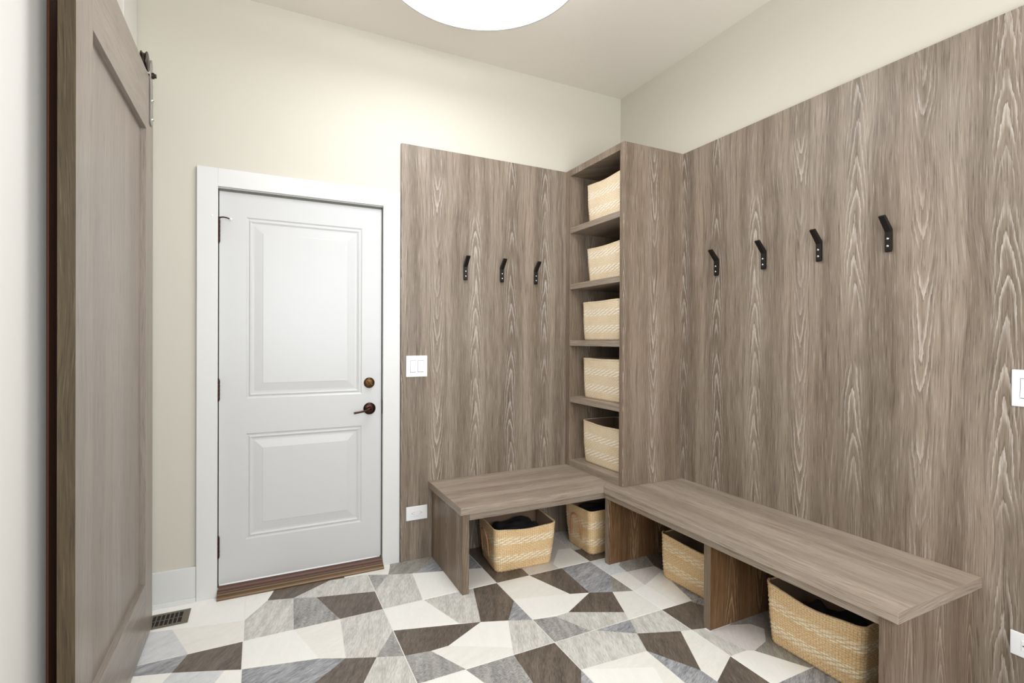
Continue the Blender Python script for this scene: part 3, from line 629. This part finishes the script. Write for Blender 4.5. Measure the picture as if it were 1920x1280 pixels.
def outlet(t):
    loc_part(t,'receptacle',bx(-.034,.034,-.0078,-.0055,-.0165,.0165),'plastic',.001)
    for s in (-1,1):
        m=MB(); c=s*.019
        m.box(c-.0035,c+.0035,-.0080,-.0076,.0055,.0065); m.box(c-.003,c+.003,-.0080,-.0076,-.0065,-.0055); m.lathe([(.0022,0),(.0022,.0004)],(0,-1,0),(c-.0095 if s<0 else c+.0095,-.0077,0),10)
        loc_part(t,'slots',m,'slot')
plate('light_switch','white two-rocker light switch plate on the back panel beside the door','switch',(-1.500,0,1.147),0,.128,.126,rockers((-.023,.023)))
plate('outlet','white horizontal outlet plate low on the back panel beside the bench','outlet',(-1.497,0,.277),0,.128,.082,outlet)
plate('light_switch','white light switch plate cut by the photo edge on the right panel','switch',(0,-2.209,1.146),-math.pi/2,.128,.126,rockers((-.023,.023)))
plate('outlet','white outlet plate low on the right panel beyond the bench end','outlet',(0,-2.209,.270),-math.pi/2,.128,.082,outlet)
# ---------------------------------------------------------------- sliding barn door
XF=-2.765; XK=XF-.038
bd=thing('barn_door','tall taupe stained sliding barn door with one recessed panel on the left wall','sliding door',(-2.785,-.72,.012))
Y0,Y1=-1.247,-.185; ZB,ZTp=.012,2.44
sw=.150
st_=bx(XK,XF,Y0,Y0+sw,ZB,ZTp).build('stile',['barn','barne'],bd,bevel=.001)
for f_ in st_.data.polygons:
    if abs(f_.normal.y)>.9: f_.material_index=1
bx(XK,XF,Y1-sw,Y1,ZB,ZTp).build('stile','barn',bd,bevel=.001)
bx(XK,XF,Y0+sw+.0004,Y1-sw-.0004,2.193,ZTp).build('rail','barnh',bd,bevel=.001)
bx(XK,XF,Y0+sw+.0004,Y1-sw-.0004,ZB,.262).build('rail','barnh',bd,bevel=.001)
bx(XK+.008,XF-.020,Y0+sw-.005,Y1-sw+.005,.258,2.197).build('panel','barn',bd)
def hanger(y):
    m=MB(); z0,z1=2.235,2.500; w=.019; pf=[(y-w,z0+.01),(y-w*.6,z0),(y+w*.6,z0),(y+w,z0+.01),(y+w,z1),(y+w*.6,z1+.016),(y,z1+.022),(y-w*.6,z1+.016),(y-w,z1)]
    n=len(pf); x0,x1=XF+.0004,XF+.0062
    m.add([(x0,a,b_) for a,b_ in pf]+[(x1,a,b_) for a,b_ in pf],[tuple(range(n)),tuple(range(n,2*n))[::-1]]+[(i,i+n,(i+1)%n+n,(i+1)%n) for i in range(n)])
    s=m.build('hanger_strap','steel',bd,bevel=.001)
    for z in (2.262,2.345):
        MB().lathe([(.009,0),(.009,.003),(.006,.007),(.003,.008)],(1,0,0),(x1,y,z),16).build('bolt','nickel',s,smooth=True)
    MB().lathe([(.0065,-.03),(.0065,.0),(.013,.0),(.013,.008),(.009,.010),(.009,.016),(.004,.017)],(1,0,0),(x1,y,2.455),16).build('bolt','darkm',s,smooth=True)
    m=MB(); m.lathe([(.012,-.013),(.040,-.012),(.041,-.009),(.033,-.004),(.033,.004),(.041,.009),(.040,.012),(.012,.013)],(1,0,0),(XF-.020,y,2.512),30)
    m.build('wheel','darkm',s,smooth=True)
hanger(-.252); hanger(-1.185)
rail=thing('door_rail','steel sliding door rail fixed along the left wall above the barn door','rail',(-2.785,-1.1,2.46))
bx(XF-.0235,XF-.0175,-2.45,-.10,2.442,2.4788).build('rail_bar','steel',rail,bevel=.001)
for y in (-2.3,-1.7,-.9,-.15): MB().lathe([(.011,0),(.011,XF-.0235-XL)],(1,0,0),(XL+.0002,y,2.46),16).build('standoff','steel',rail,smooth=True)
# ---------------------------------------------------------------- floor register
vt=thing('floor_register','small olive bronze floor register beside the barn door foot','floor vent',(-2.73,-.135,0))
vx0,vx1,vy0,vy1=-2.842,-2.628,-.200,-.066
m=MB(); t_=.016; m.box(vx0,vx1,vy0,vy0+t_,.0002,.004); m.box(vx0,vx1,vy1-t_,vy1,.0002,.004); m.box(vx0,vx0+.03,vy0+t_,vy1-t_,.0002,.004); m.box(vx1-.028,vx1,vy0+t_,vy1-t_,.0002,.004)
m.build('frame','vent',vt,bevel=.0008)
bx(vx0+.004,vx1-.004,vy0+.004,vy1-.004,.00015,.0010).build('damper','ventd',vt)
ix0,ix1=vx0+.03,vx1-.028; nb=9
for i in range(1,nb):
    x=ix0+(ix1-ix0)*i/nb; bx(x-.0022,x+.0022,vy0+t_,vy1-t_,.0008,.0036).build('louver','vent',vt)
bx(ix0,ix1,(vy0+vy1)/2-.002,(vy0+vy1)/2+.002,.0008,.0036).build('crossbar','vent',vt)
# ---------------------------------------------------------------- ceiling lamp
lc=(-1.499,-.976); LR=.438; LZ=2.872
lamp=thing('ceiling_lamp','large round white drum ceiling light glowing above the room','ceiling light',(lc[0],lc[1],LZ))
def ringm(r0,r1,z0,z1,seg=96):
    m=MB(); vs=[];fs=[]
    for k in range(seg):
        c_,s_=math.cos(2*math.pi*k/seg),math.sin(2*math.pi*k/seg)
        for r,z in ((r1,z0),(r1,z1),(r0,z1),(r0,z0)): vs.append((lc[0]+r*c_,lc[1]+r*s_,z))
    for k in range(seg):
        for q in range(4): a=k*4+q; b_=k*4+(q+1)%4; c2=((k+1)%seg)*4+(q+1)%4; d_=((k+1)%seg)*4+q; fs.append((a,b_,c2,d_))
    return m.add(vs,fs)
ringm(LR-.004,LR,LZ,3.03).build('shade','glow2',lamp,smooth=True)
ringm(LR-.006,LR+.0018,LZ-.003,LZ+.003).build('rim','rim',lamp,smooth=True)
MB().lathe([(LR-.0065,0),(LR-.0065,.004)],(0,0,1),(lc[0],lc[1],LZ+.004),96).build('diffuser','glow',lamp)
MB().lathe([(.09,0),(.09,.03)],(0,0,1),(lc[0],lc[1],3.0305),40).build('ceiling_canopy','trim',lamp,smooth=True)
m=MB(); m.box(lc[0]-LR+.006,lc[0]+LR-.006,lc[1]-.008,lc[1]+.008,3.018,3.030); m.build('crossbar','trim',lamp)
